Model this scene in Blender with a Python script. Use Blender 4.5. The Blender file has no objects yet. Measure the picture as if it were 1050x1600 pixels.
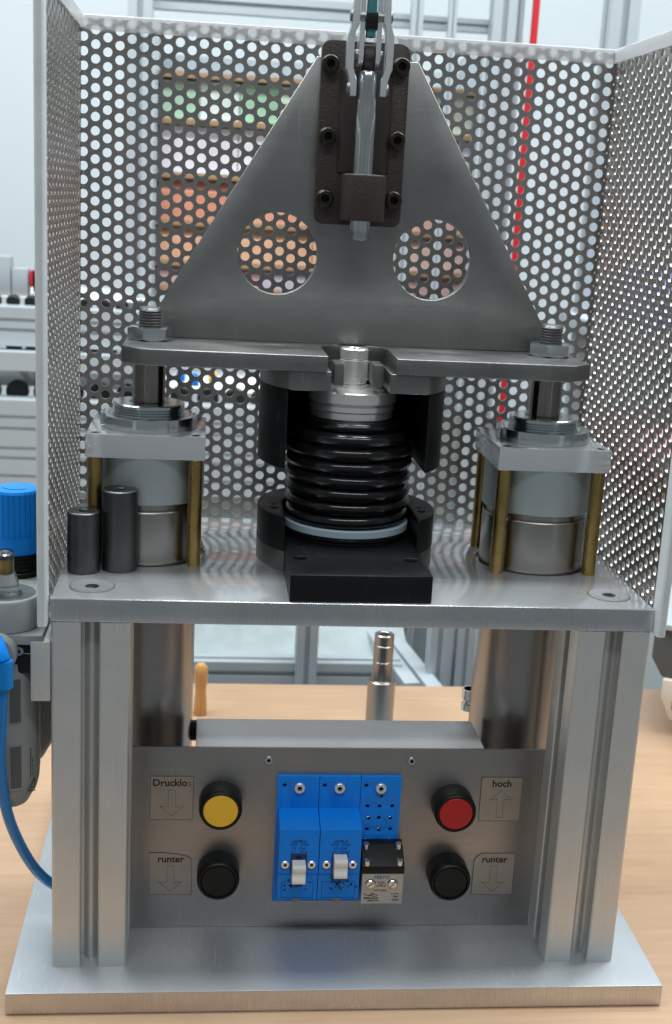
import bpy, bmesh, math, random
import numpy as np
from mathutils import Vector, Matrix
random.seed(7); rng = np.random.default_rng(5)
S = 0.001                       # everything below is written in millimetres
C = bpy.context.scene.collection
sc = bpy.context.scene
PI = math.pi

# ------------------------------------------------------------------ camera
cam = bpy.data.cameras.new('camera'); co = bpy.data.objects.new('camera', cam); C.objects.link(co)
R_ = Vector((0.99416488, -0.09455847, 0.05191231)); U_ = Vector((-0.02712174, 0.24667258, 0.96871928)); F_ = Vector((0.10440595, 0.96447464, -0.24266862))
m = Matrix.Identity(4)
for i in range(3):
    m[i][0] = R_[i]; m[i][1] = U_[i]; m[i][2] = -F_[i]
m.translation = Vector((-66.544, -662.064, 482.301)) * S
co.matrix_world = m
cam.sensor_fit = 'VERTICAL'; cam.sensor_height = 24.0; cam.lens = 24 * 1945.64 / 1600
cam.clip_start = 0.02; cam.clip_end = 60
cam.dof.use_dof = True; cam.dof.focus_distance = 0.80; cam.dof.aperture_fstop = 7.5
sc.camera = co
# ------------------------------------------------------------------ world and room lamps
w = bpy.data.worlds.new('World'); sc.world = w; w.use_nodes = True
bg = w.node_tree.nodes['Background']; bg.inputs[0].default_value = (0.86, 0.95, 1.0, 1); bg.inputs[1].default_value = 0.205
def lamp(name, loc, rot, sx, sy, power, col):
    l = bpy.data.lights.new(name, 'AREA'); l.shape = 'RECTANGLE'; l.size = sx * S; l.size_y = sy * S; l.energy = power; l.color = col
    o = bpy.data.objects.new(name, l); C.objects.link(o); o.location = Vector(loc) * S; o.rotation_euler = rot
    return o
for yy, pw in ((150, 21), (650, 19)):
    for xx in (-700, 700):
        lamp('ceiling_lamp', (xx + 25, yy, 1750), (0, 0, 0), 1200, 170, pw, (0.9, 0.97, 1.0))
lamp('ceiling_lamp', (25, -850, 1750), (0, 0, 0), 1700, 170, 17, (0.95, 0.98, 1.0))
sc.view_settings.view_transform = 'Standard'; sc.view_settings.look = 'None'; sc.view_settings.exposure = 0; sc.view_settings.gamma = 1
sc.cycles.max_bounces = 10; sc.cycles.transparent_max_bounces = 12

# ------------------------------------------------------------------ materials
def nd(nt, t, **k):
    n = nt.nodes.new(t)
    for a, b in k.items(): setattr(n, a, b)
    return n
def mat(name, col, metal=0.0, rough=0.4, brush=None, rot=(0, 0, 0), bb=0.0, rvar=0.0, blotch=0.0, bs=25.0, blotch_col=None, grain=0.0, gs=900.0, trans=0.0, ior=1.45, cvar=0.0, coat=0.0, aniso=0.0, spec=0.5, scr=0.0, scs=1.0):
    m = bpy.data.materials.new(name); m.use_nodes = True; nt = m.node_tree; p = nt.nodes['Principled BSDF']; L = nt.links.new
    p.inputs['Base Color'].default_value = (*col, 1); p.inputs['Metallic'].default_value = metal; p.inputs['Roughness'].default_value = rough
    p.inputs['IOR'].default_value = ior; p.inputs['Transmission Weight'].default_value = trans; p.inputs['Coat Weight'].default_value = coat
    p.inputs['Specular IOR Level'].default_value = spec; p.inputs['Anisotropic'].default_value = aniso
    tc = nd(nt, 'ShaderNodeTexCoord'); colsock = None; rs = None; h = None
    def noise(scale, detail=3.0, vec=None, rough=0.55):
        n = nd(nt, 'ShaderNodeTexNoise'); n.inputs['Scale'].default_value = scale; n.inputs['Detail'].default_value = detail; n.inputs['Roughness'].default_value = rough
        L(vec if vec else tc.outputs['Object'], n.inputs['Vector']); return n.outputs['Fac']
    def rng_(sock, a, b, lo=0.3, hi=0.7):
        r = nd(nt, 'ShaderNodeMapRange'); r.inputs[1].default_value = lo; r.inputs[2].default_value = hi; r.inputs[3].default_value = a; r.inputs[4].default_value = b
        L(sock, r.inputs[0]); return r.outputs[0]
    def math_(op, a, b):
        q = nd(nt, 'ShaderNodeMath', operation=op)
        for i, x in enumerate((a, b)):
            if isinstance(x, (int, float)): q.inputs[i].default_value = x
            else: L(x, q.inputs[i])
        return q.outputs[0]
    bn = None
    if brush:
        mp = nd(nt, 'ShaderNodeMapping'); mp.inputs['Scale'].default_value = brush; mp.inputs['Rotation'].default_value = rot
        L(tc.outputs['Object'], mp.inputs['Vector']); bn = noise(1.0, 4.0, mp.outputs['Vector'], 0.65); h = math_('MULTIPLY', bn, bb)
    if rvar:
        rs = math_('ADD', rng_(noise(bs * 1.7, 5.0), -rvar, rvar), rough)
        if bn: rs = math_('ADD', rs, rng_(bn, -rvar * .8, rvar * .8))
        L(rs, p.inputs['Roughness'])
    if blotch or cvar:
        mx = nd(nt, 'ShaderNodeMix', data_type='RGBA'); bc = blotch_col or tuple(c * .45 for c in col)
        mx.inputs['A'].default_value = (*col, 1); mx.inputs['B'].default_value = (*bc, 1)
        f = rng_(noise(bs, 6.0, None, .62), 0.0, blotch, .42, .72)
        if cvar and bn: f = math_('ADD', f, rng_(bn, 0.0, cvar, .35, .7))
        L(f, mx.inputs['Factor']); L(mx.outputs['Result'], p.inputs['Base Color'])
    if scr:
        tot = None
        for k_, (rz, sc_) in enumerate(((.8, (700, 40, 30)), (-1.1, (620, 30, 40)), (2.1, (900, 50, 40)))):
            mp = nd(nt, 'ShaderNodeMapping'); mp.inputs['Rotation'].default_value = (rz * .7, rz, rz * .9); mp.inputs['Scale'].default_value = tuple(q * scs for q in sc_)
            mp.inputs['Location'].default_value = (k_ * 3.1, k_, 0); L(tc.outputs['Object'], mp.inputs['Vector'])
            f = rng_(noise(1.0, 1.0, mp.outputs['Vector']), 0.0, 1.0, .70, .74); tot = math_('MAXIMUM', tot, f) if tot else f
        pm = rng_(noise(bs * 1.3, 3.0), 0.0, 1.0, .45, .6); tot = math_('MULTIPLY', math_('MULTIPLY', tot, pm), scr)
        mx2 = nd(nt, 'ShaderNodeMix', data_type='RGBA'); src = p.inputs['Base Color'].links[0].from_socket if p.inputs['Base Color'].links else None
        if src: L(src, mx2.inputs['A'])
        else: mx2.inputs['A'].default_value = (*col, 1)
        mx2.inputs['B'].default_value = (*[min(1, c * 1.5 + .08) for c in col], 1); L(tot, mx2.inputs['Factor']); L(mx2.outputs['Result'], p.inputs['Base Color'])
        hs = math_('MULTIPLY', tot, -.02 if bb > 0 else 0.0); h = math_('ADD', h, hs) if h else hs
    if grain:
        g = math_('MULTIPLY', noise(gs, 3.0), grain); h = math_('ADD', h, g) if h else g
    if h:
        b = nd(nt, 'ShaderNodeBump'); b.inputs['Strength'].default_value = 1.0; b.inputs['Distance'].default_value = 0.001
        L(h, b.inputs['Height']); L(b.outputs['Normal'], p.inputs['Normal'])
    return m
M = {}
M['plate'] = mat('rolled_aluminium', (.74, .76, .78), .66, .16, brush=(40, 1500, 1500), bb=0.0, rvar=.02, blotch=.12, bs=12, cvar=.05, scr=0.25)
M['base'] = mat('base_plate_aluminium', (.52, .55, .58), .68, .42, brush=(40, 1500, 1500), bb=.006, rvar=.05, blotch=.18, bs=10, cvar=.1, scr=0.3)
M['milled'] = mat('milled_aluminium', (.66, .67, .68), 1, .3, brush=(1500, 40, 40), rot=(0, .75, 0), bb=.05, rvar=.07, blotch=.2, bs=18, cvar=.25, scr=0.2)
M['bar'] = mat('pale_anodised_bar', (.76, .79, .81), .45, .42, rvar=.05, blotch=.3, bs=22, blotch_col=(.5, .52, .54), scr=.2)
M['anod'] = mat('anodised_aluminium', (.68, .69, .67), .7, .45, brush=(900, 900, 8), bb=.004, rvar=.03, blotch=.12, bs=30, cvar=.06, scr=0.21)
M['anod_far'] = mat('anodised_aluminium_far', (.50, .55, .58), .45, .5, blotch=.1, bs=8)
M['panel'] = mat('brushed_steel_sheet', (.40, .385, .37), 1, .40, brush=(30, 1500, 1500), bb=.008, rvar=.06, blotch=.3, bs=9, cvar=.15, scr=0.22)
M['guard'] = mat('perforated_stainless', (.40, .385, .37), 1, .34, rvar=.06, blotch=.15, bs=12)
M['dark_steel'] = mat('dark_ground_steel', (.30, .30, .295), 1, .40, brush=(40, 900, 900), bb=.008, rvar=.07, blotch=.55, bs=16, cvar=.15, scr=0.30)
M['bracket'] = mat('dull_steel_plate', (.315, .315, .305), 1, .46, brush=(20, 800, 800), bb=.006, rvar=.06, blotch=.45, bs=11, cvar=.1, scr=0.30)
M['steel'] = mat('turned_steel', (.80, .79, .77), .7, .26, rvar=.02, blotch=.08, bs=30)
M['tube'] = mat('brushed_stainless_tube', (.37, .352, .335), 1, .27, blotch=.12, bs=18, brush=(2500, 2500, 60), bb=.003)
M['grey_paint'] = mat('blue_grey_coated_aluminium', (.43, .48, .48), .7, .42, rvar=.05, blotch=.2, bs=25)
M['zinc'] = mat('zinc_plated_steel', (.64, .68, .69), 1, .2, rvar=.03, blotch=.25, bs=45, blotch_col=(.40, .46, .48))
M['rod'] = mat('chromed_rod', (.36, .34, .31), 1, .18, brush=(700, 700, 12), bb=.01, rvar=.06, blotch=.3, bs=50, cvar=.7)  # colour streaks along the rod paint in its dark and bright reflections
M['brass'] = mat('aged_brass', (.42, .29, .105), 1, .34, brush=(700, 700, 20), bb=.006, rvar=.08, blotch=.6, bs=60, blotch_col=(.2, .13, .05))
M['bright_brass'] = mat('bright_brass_port', (.72, .58, .33), 1, .25)
M['bushing'] = mat('blackened_steel', (.13, .132, .135), .95, .36, brush=(700, 700, 20), bb=.008, rvar=.08, blotch=.4, bs=40, cvar=.2, scr=0.3)
M['black'] = mat('black_oxide_steel', (.0045, .005, .0055), 0, .45, grain=.05, gs=1400, rvar=.06, blotch=.3, bs=40, blotch_col=(.012, .012, .013), spec=.3, scr=0.21)
M['rubber'] = mat('glossy_black_rubber', (.006, .006, .007), 0, .17, rvar=.05, bs=60, grain=.03, gs=900)
M['pale'] = mat('pale_blue_plastic', (.36, .47, .53), 0, .35)
M['cast'] = mat('brown_painted_casting', (.036, .025, .023), .1, .36, grain=.45, gs=1300, rvar=.08, blotch=.4, bs=30, blotch_col=(.055, .042, .036))
M['bolt'] = mat('dark_cap_screw', (.05, .046, .042), 1, .3, rvar=.05, blotch=.5, bs=200, blotch_col=(.12, .10, .07))
M['bright_zinc'] = mat('bright_zinc_links', (.84, .88, .90), .75, .25, blotch=.15, bs=80)
M['plunger'] = mat('zinc_plunger', (.66, .70, .71), 1, .16, brush=(900, 900, 14), bb=.01, rvar=.04, blotch=.15, bs=60, cvar=.6)  # lengthwise reflection streaks painted into the base colour
M['gold'] = mat('yellow_zinc_washer', (.13, .10, .055), 1, .4)
M['hole'] = mat('painted_recess_shade', (.006, .006, .006), 0, .7)  # near-black colour painted for the shade inside holes, sockets and gaps
M['teal'] = mat('teal_painted_handle', (.05, .20, .23), 0, .4)
M['blue'] = mat('blue_plastic', (.002, .22, .80), 0, .42, rvar=.05, blotch=.2, bs=60, blotch_col=(.001, .11, .45), spec=.35)
M['blue2'] = mat('blue_knob_plastic', (.002, .22, .74), 0, .45, grain=.05, gs=900, spec=.35)
M['hose'] = mat('blue_polyurethane_hose', (.001, .19, .56), 0, .25)
M['white'] = mat('white_plastic', (.78, .78, .76), 0, .35, blotch=.2, bs=120)
M['yellow'] = mat('yellow_button', (.85, .51, .035), 0, .45, blotch=.12, bs=60)
M['red'] = mat('red_button', (.42, .012, .014), 0, .4, blotch=.15, bs=60)
M['btn'] = mat('black_button_plastic', (.005, .0065, .0065), 0, .42, grain=.05, gs=1500, spec=.35)
M['label'] = mat('clear_label_film', (.38, .366, .335), .95, .44, blotch=.2, bs=60)
M['silverlab'] = mat('silver_printed_label', (.50, .49, .46), .6, .42, blotch=.35, bs=120)
M['ink'] = mat('black_ink', (.018, .017, .016), 0, .6)
M['ink_soft'] = mat('worn_grey_ink', (.10, .095, .085), .2, .6)
M['ink_blue'] = mat('blue_ink', (.03, .13, .28), 0, .6)
M['ink_navy'] = mat('dark_blue_print', (.004, .035, .13), 0, .5)
M['grey_plastic'] = mat('grey_plastic', (.27, .285, .28), 0, .45, grain=.04, gs=900)
M['dgrey'] = mat('dark_grey_plastic', (.085, .095, .095), 0, .5)
M['glass'] = mat('clear_plastic', (.95, .97, .97), 0, .04, trans=1, ior=1.45)
M['trim'] = mat('translucent_plastic_edging', (1.0, 1.0, 1.0), 0, .2, trans=.74, ior=1.2, grain=.1, gs=250)
M['trim2'] = mat('milky_plastic_edging', (.74, .78, .79), 0, .4, trans=.15, ior=1.3, blotch=.45, bs=40, blotch_col=(.50, .56, .58))
M['woodh'] = mat('varnished_wood', (.58, .30, .10), 0, .2, brush=(300, 300, 25), cvar=.35, coat=.5)
M['cream'] = mat('cream_plastic_case', (.66, .60, .50), 0, .5)
M['redstrip'] = mat('red_strip', (.50, .012, .018), 0, .5)
M['shelf'] = mat('brown_shelf_edge', (.32, .20, .11), 0, .5)
M['film'] = mat('crumpled_clear_film', (.9, .92, .92), 0, .12, trans=.5, ior=1.3, grain=2.0, gs=90)
# bench wood: beech staves running along x
def wood():
    m = bpy.data.materials.new('beech_bench_top'); m.use_nodes = True; nt = m.node_tree; p = nt.nodes['Principled BSDF']; L = nt.links.new
    tc = nd(nt, 'ShaderNodeTexCoord')
    mp = nd(nt, 'ShaderNodeMapping'); mp.inputs['Scale'].default_value = (9, 160, 160); L(tc.outputs['Object'], mp.inputs['Vector'])
    n = nd(nt, 'ShaderNodeTexNoise'); n.inputs['Scale'].default_value = 1.2; n.inputs['Detail'].default_value = 6; n.inputs['Distortion'].default_value = .5; L(mp.outputs[0], n.inputs['Vector'])
    n2 = nd(nt, 'ShaderNodeTexNoise'); n2.inputs['Scale'].default_value = 7; n2.inputs['Detail'].default_value = 5; L(tc.outputs['Object'], n2.inputs['Vector'])
    r = nd(nt, 'ShaderNodeValToRGB'); r.color_ramp.elements[0].position = .3; r.color_ramp.elements[0].color = (.45, .288, .175, 1); r.color_ramp.elements[1].position = .72; r.color_ramp.elements[1].color = (.51, .338, .217, 1)
    L(n.outputs['Fac'], r.inputs[0])
    mx = nd(nt, 'ShaderNodeMix', data_type='RGBA'); mx.blend_type = 'MULTIPLY'; mx.inputs['Factor'].default_value = .35; L(r.outputs[0], mx.inputs['A'])
    r2 = nd(nt, 'ShaderNodeValToRGB'); r2.color_ramp.elements[0].color = (.6, .55, .5, 1); r2.color_ramp.elements[0].position = .35; r2.color_ramp.elements[1].position = .6; L(n2.outputs['Fac'], r2.inputs[0]); L(r2.outputs[0], mx.inputs['B'])
    L(mx.outputs['Result'], p.inputs['Base Color']); p.inputs['Roughness'].default_value = .34
    b = nd(nt, 'ShaderNodeBump'); b.inputs['Distance'].default_value = .0002; L(n.outputs['Fac'], b.inputs['Height']); L(b.outputs[0], p.inputs['Normal'])
    return m
M['wood'] = wood()
M['wall'] = mat('painted_wall', (.62, .67, .69), 0, .7, blotch=.06, bs=1.5)
M['floor'] = mat('grey_floor', (.28, .29, .30), 0, .5, blotch=.2, bs=3)

# ------------------------------------------------------------------ object helpers
BASE = Vector((0, 0, 0))
def props(o, label=None, cat=None, group=None, kind=None):
    if label: o['label'] = label
    if cat: o['category'] = cat
    if group: o['group'] = group
    if kind: o['kind'] = kind
    return o
def thing(name, label, cat, loc=(0, 0, 0), group=None):
    o = bpy.data.objects.new(name, None); C.objects.link(o); o.location = Vector(loc) * S; o.empty_display_size = .02
    global BASE; BASE = Vector(loc)
    return props(o, label, cat, group)
def link(name, me, m, parent=None, label=None):
    if m: me.materials.append(m)
    o = bpy.data.objects.new(name, me); C.objects.link(o)
    if parent: o.parent = parent
    if label: o['label'] = label
    return o
class MB:
    def __init__(s): s.bm = bmesh.new()
    def _bev(s, faces, b, seg):
        if b > 0:
            e = {e for f in faces for e in f.edges}
            bmesh.ops.bevel(s.bm, geom=list(e), offset=b, segments=seg, profile=.6, affect='EDGES', clamp_overlap=True)
    def box(s, x0, x1, y0, y1, z0, z1, b=0, seg=2, rot=None, piv=None):
        vs = [s.bm.verts.new((x, y, z)) for x in (x0, x1) for y in (y0, y1) for z in (z0, z1)]
        fs = [s.bm.faces.new([vs[i] for i in q]) for q in ((0, 1, 3, 2), (4, 6, 7, 5), (0, 4, 5, 1), (2, 3, 7, 6), (0, 2, 6, 4), (1, 5, 7, 3))]
        if rot: bmesh.ops.rotate(s.bm, verts=vs, cent=piv or ((x0 + x1) / 2, (y0 + y1) / 2, (z0 + z1) / 2), matrix=rot)
        s._bev(fs, b, seg); return s
    def lathe(s, prof, c=(0, 0, 0), axis='z', n=48, a0=0.0, a1=2 * PI):
        """prof: list of (r, h); closed ends when r = 0"""
        full = abs(a1 - a0 - 2 * PI) < 1e-6; k = n if full else n + 1; rings = []
        for r, h in prof:
            ring = []
            cnt = 1 if r < 1e-6 else k
            for i in range(cnt):
                a = a0 + (a1 - a0) * i / n; p = (r * math.cos(a), r * math.sin(a), h)
                if axis == 'x': p = (p[2], p[0], p[1])
                if axis == 'y': p = (p[1], p[2], p[0])
                ring.append(s.bm.verts.new((p[0] + c[0], p[1] + c[1], p[2] + c[2])))
            rings.append(ring)
        for A, B in zip(rings, rings[1:]):
            for i in range(n):
                j = (i + 1) % k
                q = [A[i % len(A)], A[j % len(A)], B[j % len(B)], B[i % len(B)]]
                u = []
                for v in q:
                    if v not in u: u.append(v)
                if len(u) > 2:
                    try: s.bm.faces.new(u)
                    except ValueError: pass
        return s
    def cyl(s, r, c, h, axis='z', n=40, ch=.4):
        return s.lathe([(0, 0), (r - ch, 0), (r, ch), (r, h - ch), (r - ch, h), (0, h)], c, axis, n)
    def torus(s, R, r, c, n=72, k=14, sq=1.0):
        return s.lathe([(R + r * math.cos(t), sq * r * math.sin(t)) for t in [2 * PI * i / k for i in range(k)] + [0]], c, 'z', n)
    def prism(s, poly, d0, d1, plane='xz', b=0, seg=2):
        """poly in a plane, extruded along the third axis from d0 to d1"""
        f = {'xz': lambda a, q, d: (a, d, q), 'xy': lambda a, q, d: (a, q, d), 'yz': lambda a, q, d: (d, a, q)}[plane]
        A = [s.bm.verts.new(f(a, q, d0)) for a, q in poly]; B = [s.bm.verts.new(f(a, q, d1)) for a, q in poly]
        fs = [s.bm.faces.new(A), s.bm.faces.new(B[::-1])]; n = len(poly)
        for i in range(n): fs.append(s.bm.faces.new((A[i], B[i], B[(i + 1) % n], A[(i + 1) % n])))
        s._bev(fs, b, seg); return s
    def ribbon(s, pts, t, d0, d1, b=0):
        """polyline strip in xz of thickness t, extruded along y"""
        L_, R2 = [], []
        for i, p in enumerate(pts):
            a = Vector(pts[max(i - 1, 0)]); c = Vector(pts[min(i + 1, len(pts) - 1)]); d = (c - a).normalized(); n = Vector((-d.y, d.x)) * t / 2
            L_.append(tuple(Vector(p) + n)); R2.append(tuple(Vector(p) - n))
        return s.prism(L_ + R2[::-1], d0, d1, 'xz', b)
    def tube(s, pts, r, n=20, caps=True):
        pts = [Vector(p) for p in pts]; rings = []; up = Vector((0, 1, 0.01)).normalized()
        for i, p in enumerate(pts):
            d = (pts[min(i + 1, len(pts) - 1)] - pts[max(i - 1, 0)]).normalized(); a = d.cross(up).normalized(); b = a.cross(d)
            rr = r[i] if isinstance(r, (list, tuple)) else r
            rings.append([s.bm.verts.new(p + (a * math.cos(2 * PI * k / n) + b * math.sin(2 * PI * k / n)) * rr) for k in range(n)])
        for A, B in zip(rings, rings[1:]):
            for i in range(n): s.bm.faces.new((A[i], A[(i + 1) % n], B[(i + 1) % n], B[i]))
        if caps: s.bm.faces.new(rings[0]); s.bm.faces.new(rings[-1])
        return s
    def hexa(s, af, c, h, axis='z', b=1.0, turn=0.0):
        """hex nut/head: chamfered by intersecting with a cone-like lathe approximation"""
        R = af / math.sqrt(3); pr = [(R * math.cos(turn + k * PI / 3), R * math.sin(turn + k * PI / 3)) for k in range(6)]
        segs = 6; outer = []
        for k in range(6):
            p, q = pr[k], pr[(k + 1) % 6]
            for j in range(segs): t = j / segs; outer.append((p[0] + (q[0] - p[0]) * t, p[1] + (q[1] - p[1]) * t))
        def P(x, y, z):
            if axis == 'x': return (z + c[0], x + c[1], y + c[2])
            if axis == 'y': return (y + c[0], z + c[1], x + c[2])
            return (x + c[0], y + c[1], z + c[2])
        ri = af / 2
        def zz(x, y): return max(0, (math.hypot(x, y) - ri)) * .55
        n = len(outer)
        bot = [s.bm.verts.new(P(x, y, zz(x, y))) for x, y in outer]; top = [s.bm.verts.new(P(x, y, h - zz(x, y))) for x, y in outer]
        cap = [s.bm.verts.new(P(x * ri / math.hypot(x, y) * .97, y * ri / math.hypot(x, y) * .97, h)) for x, y in outer]
        capb = [s.bm.verts.new(P(x * ri / math.hypot(x, y) * .97, y * ri / math.hypot(x, y) * .97, 0)) for x, y in outer]
        for i in range(n):
            j = (i + 1) % n
            s.bm.faces.new((bot[i], bot[j], top[j], top[i])); s.bm.faces.new((top[i], top[j], cap[j], cap[i])); s.bm.faces.new((bot[j], bot[i], capb[i], capb[j]))
        s.bm.faces.new(cap); s.bm.faces.new(capb[::-1]); return s
    def add(s, me, mx=None):
        v0 = len(s.bm.verts); s.bm.from_mesh(me); s.bm.verts.ensure_lookup_table()
        if mx: bmesh.ops.transform(s.bm, matrix=mx, verts=s.bm.verts[v0:])
        return s
    def mesh(s, name, ang=35, base=None, flat=False):
        bmesh.ops.recalc_face_normals(s.bm, faces=s.bm.faces[:])
        me = bpy.data.meshes.new(name); b = BASE if base is None else Vector(base)
        bmesh.ops.transform(s.bm, matrix=Matrix.Scale(S, 4) @ Matrix.Translation(-b), verts=s.bm.verts[:])
        s.bm.to_mesh(me); s.bm.free()
        if not flat:
            me.polygons.foreach_set('use_smooth', [True] * len(me.polygons)); me.set_sharp_from_angle(angle=math.radians(ang))
        return me
    def build(s, name, m, parent=None, label=None, ang=35, flat=False):
        return link(name, s.mesh(name, ang, flat=flat), M[m] if isinstance(m, str) else m, parent, label)
def circ(cx, cy, r, n=64, a0=0, a1=2 * PI, end=False):
    k = n + 1 if end else n
    return [(cx + r * math.cos(a0 + (a1 - a0) * i / n), cy + r * math.sin(a0 + (a1 - a0) * i / n)) for i in range(k)]
def plate2d(outer, holes, d0, d1, plane='xz', bev=.4):
    """filled outline with holes, extruded from d0 to d1 along the third axis; returns MB"""
    cu = bpy.data.curves.new('tmp', 'CURVE'); cu.dimensions = '2D'; cu.fill_mode = 'BOTH'; t = abs(d1 - d0)
    cu.extrude = t / 2 - bev; cu.bevel_depth = bev; cu.bevel_resolution = 1; cu.offset = -bev
    for pl in [outer] + holes:
        sp = cu.splines.new('POLY'); sp.points.add(len(pl) - 1); sp.use_cyclic_u = True
        for q, (a, b) in zip(sp.points, pl): q.co = (a, b, 0, 1)
    o = bpy.data.objects.new('tmp', cu); C.objects.link(o)
    me = bpy.data.meshes.new_from_object(o.evaluated_get(bpy.context.evaluated_depsgraph_get()))
    bpy.data.objects.remove(o); bpy.data.curves.remove(cu)
    mid = (d0 + d1) / 2
    if plane == 'xz': mx = Matrix(((1, 0, 0, 0), (0, 0, 1, mid), (0, 1, 0, 0), (0, 0, 0, 1)))
    else: mx = Matrix(((1, 0, 0, 0), (0, 1, 0, 0), (0, 0, 1, mid), (0, 0, 0, 1)))
    r = MB(); r.add(me, mx); bmesh.ops.remove_doubles(r.bm, verts=r.bm.verts[:], dist=1e-4); bpy.data.meshes.remove(me); return r
def text(s, size, x, y, z, m, parent, name='lettering', align='CENTER', bold=0.0, rotz=0.0, sx=1.0, mx=None, d=.12):
    """lettering facing -y (or placed by mx), size in mm"""
    cu = bpy.data.curves.new('tmp', 'FONT'); cu.body = s; cu.size = size; cu.align_x = align; cu.extrude = d / 2; cu.offset = bold; cu.resolution_u = 3
    o = bpy.data.objects.new('tmp', cu); C.objects.link(o)
    me = bpy.data.meshes.new_from_object(o.evaluated_get(bpy.context.evaluated_depsgraph_get()))
    bpy.data.objects.remove(o); bpy.data.curves.remove(cu)
    if mx is None: mx = Matrix.Translation((x, y, z)) @ Matrix.Rotation(rotz, 4, 'Y') @ Matrix.Rotation(PI / 2, 4, 'X') @ Matrix.Diagonal((sx, 1, 1, 1))
    r = MB(); r.add(me, mx); bpy.data.meshes.remove(me)
    if parent is None: return r
    return r.build(name, m, parent, flat=True)
def line_art(polys, wd, y, r=None):
    """thin printed strokes on a plane facing -y"""
    r = r or MB()
    for pts in polys:
        for a, b in zip(pts, pts[1:]):
            a, b = Vector(a), Vector(b); d = (b - a)
            if d.length < 1e-5: continue
            d.normalize(); n = Vector((-d.y, d.x)) * wd / 2; a2, b2 = a - d * wd / 2, b + d * wd / 2
            r.prism([tuple(a2 + n), tuple(b2 + n), tuple(b2 - n), tuple(a2 - n)], y - .06, y + .06, 'xz')
    return r
def screw_head(x, y, z, r, h, parent, m='zinc', name='screw', axis='y', sock=.45, hexsock=True):
    """socket cap screw whose head points to -y (axis y) or +z (axis z); the recess is real, its shade painted on the floor"""
    b = MB(); ri = r * sock
    prof = [(0, h * .35), (ri, h * .35), (ri, h), (r - .35, h), (r, h - .4), (r, 0)]
    n = 36
    def put(pr, nn):
        if axis == 'y':
            b.lathe([(q, -hh) for q, hh in pr], (x, y, z), 'y', nn)
        else: b.lathe(pr, (x, y, z), 'z', nn)
    put(prof[2:], n); put(prof[1:3], 6); o = b.build(name, m, parent); b = MB(); put([(0, h * .3), (ri, h * .3)], 6)
    MBf = b.build('socket_floor', 'hole', parent)
    return o

# ================================================================== SETTING
def structure(name, mb, m):
    global BASE; BASE = Vector((0, 0, 0)); return props(mb.build(name, m), kind='structure')
structure('floor', MB().box(-3000, 3000, -2500, 2600, -850, -800), 'floor')
structure('wall', MB().box(-3000, 3000, 1600, 1700, -800, 1800), 'wall')
t = thing('workbench', 'light beech workbench top under the aluminium press', 'workbench', (25, 60, -40))
MB().box(-900, 1000, -110, 528, -36, 0, 1.5).build('bench_top', 'wood', t)
for x in (-860, 910):
    for y in (-90, 440): MB().box(x, x + 50, y, y + 50, -800, -36.2, 2).build('leg', 'anod', t)

# ================================================================== PRESS STAND
TZ = 253.8
t = press = thing('press_stand', 'aluminium press stand with base plate, two slotted posts, deck and push-button control panel', 'press', (25, 0, 0))
b = MB().box(-177.4, 227.6, 0, 300, .3, 14.7, .9, 2).build('base_plate', 'base', t)
b.data.materials.append(M['milled'])
for p in b.data.polygons:
    if abs(p.normal.z) < .5: p.material_index = 1
def post_outline(cx, cy):
    r = 2.4; side = [(-22.5 + r, 0), (-6.2, 0), (-5.4, .8), (-5.4, 3.2), (-5.9, 4.6), (-9, 4.6), (-9, 9), (-6.0, 12.6), (-4.2, 12.9), (-3, 11.2), (-1.5, 10.3), (0, 10.0), (1.5, 10.3), (3, 11.2), (4.2, 12.9), (6.0, 12.6), (9, 9), (9, 4.6), (5.9, 4.6), (5.4, 3.2), (5.4, .8), (6.2, 0), (22.5 - r, 0)]
    out = []
    for k in range(4):
        a = k * PI / 2; ca, sa = math.cos(a), math.sin(a)
        loc = [(u, -22.5 + d) for u, d in side] + [(22.5 - r + r * math.sin(q), -22.5 + r - r * math.cos(q)) for q in (PI / 8, PI / 4, 3 * PI / 8)]
        out += [(cx + u * ca - v * sa, cy + u * sa + v * ca) for u, v in loc]
    return out
for x in (-153 + 22.5, 202.9 - 22.5):
    MB().prism(post_outline(x, 25.8 + 22.5), 14.7, 239.35, 'xy').build('post', 'anod', t, ang=25)
# deck with two clearance holes for the cylinders
CYL = ((-104.0, 129.5), (152.9, 129.5))
dk = plate2d([(-153.2, 26.7), (203.7, 26.7), (203.7, 220.3), (-153.2, 220.3)], [circ(x, y, 37.5) for x, y in CYL], 239.45, TZ, 'xy', .8)
deck = dk.build('deck_plate', 'plate', t, ang=50)
deck.data.materials.append(M['milled'])
for p in deck.data.polygons:
    if p.normal.y < -.6: p.material_index = 1
for x, y in ((-131.8, 50.3), (183.6, 53.5)):
    b = MB(); b.lathe([(4.2, -2.0), (4.2, .10), (11.2, .10), (12.6, .35), (12.6, .02)][1:], (x, y, TZ), 'z', 48)
    b.lathe([(0, .12), (3.6, .12)], (x, y, TZ), 'z', 6)
    o = b.build('countersunk_screw', 'plate', t)
    MB().lathe([(12.6, .03), (13.4, .03)], (x, y, TZ), 'z', 48).build('screw_gap', 'ink_soft', o)
    MB().lathe([(0, .2), (3.6, .2)], (x, y, TZ), 'z', 6).build('hex_socket', 'hole', o)
    MB().lathe([(4.4, .22), (3.3, .45), (3.3, .2)], (x, y, TZ), 'z', 6).build('socket_rim', 'zinc', o)
# cross bar behind the control panel
MB().prism([(-68.5, 70.2), (118, 70.2), (118, 114.6), (-68.5, 114.6)], 97.5, 142.5, 'xy', 1.2).build('cross_bar', 'bar', t)
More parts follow.
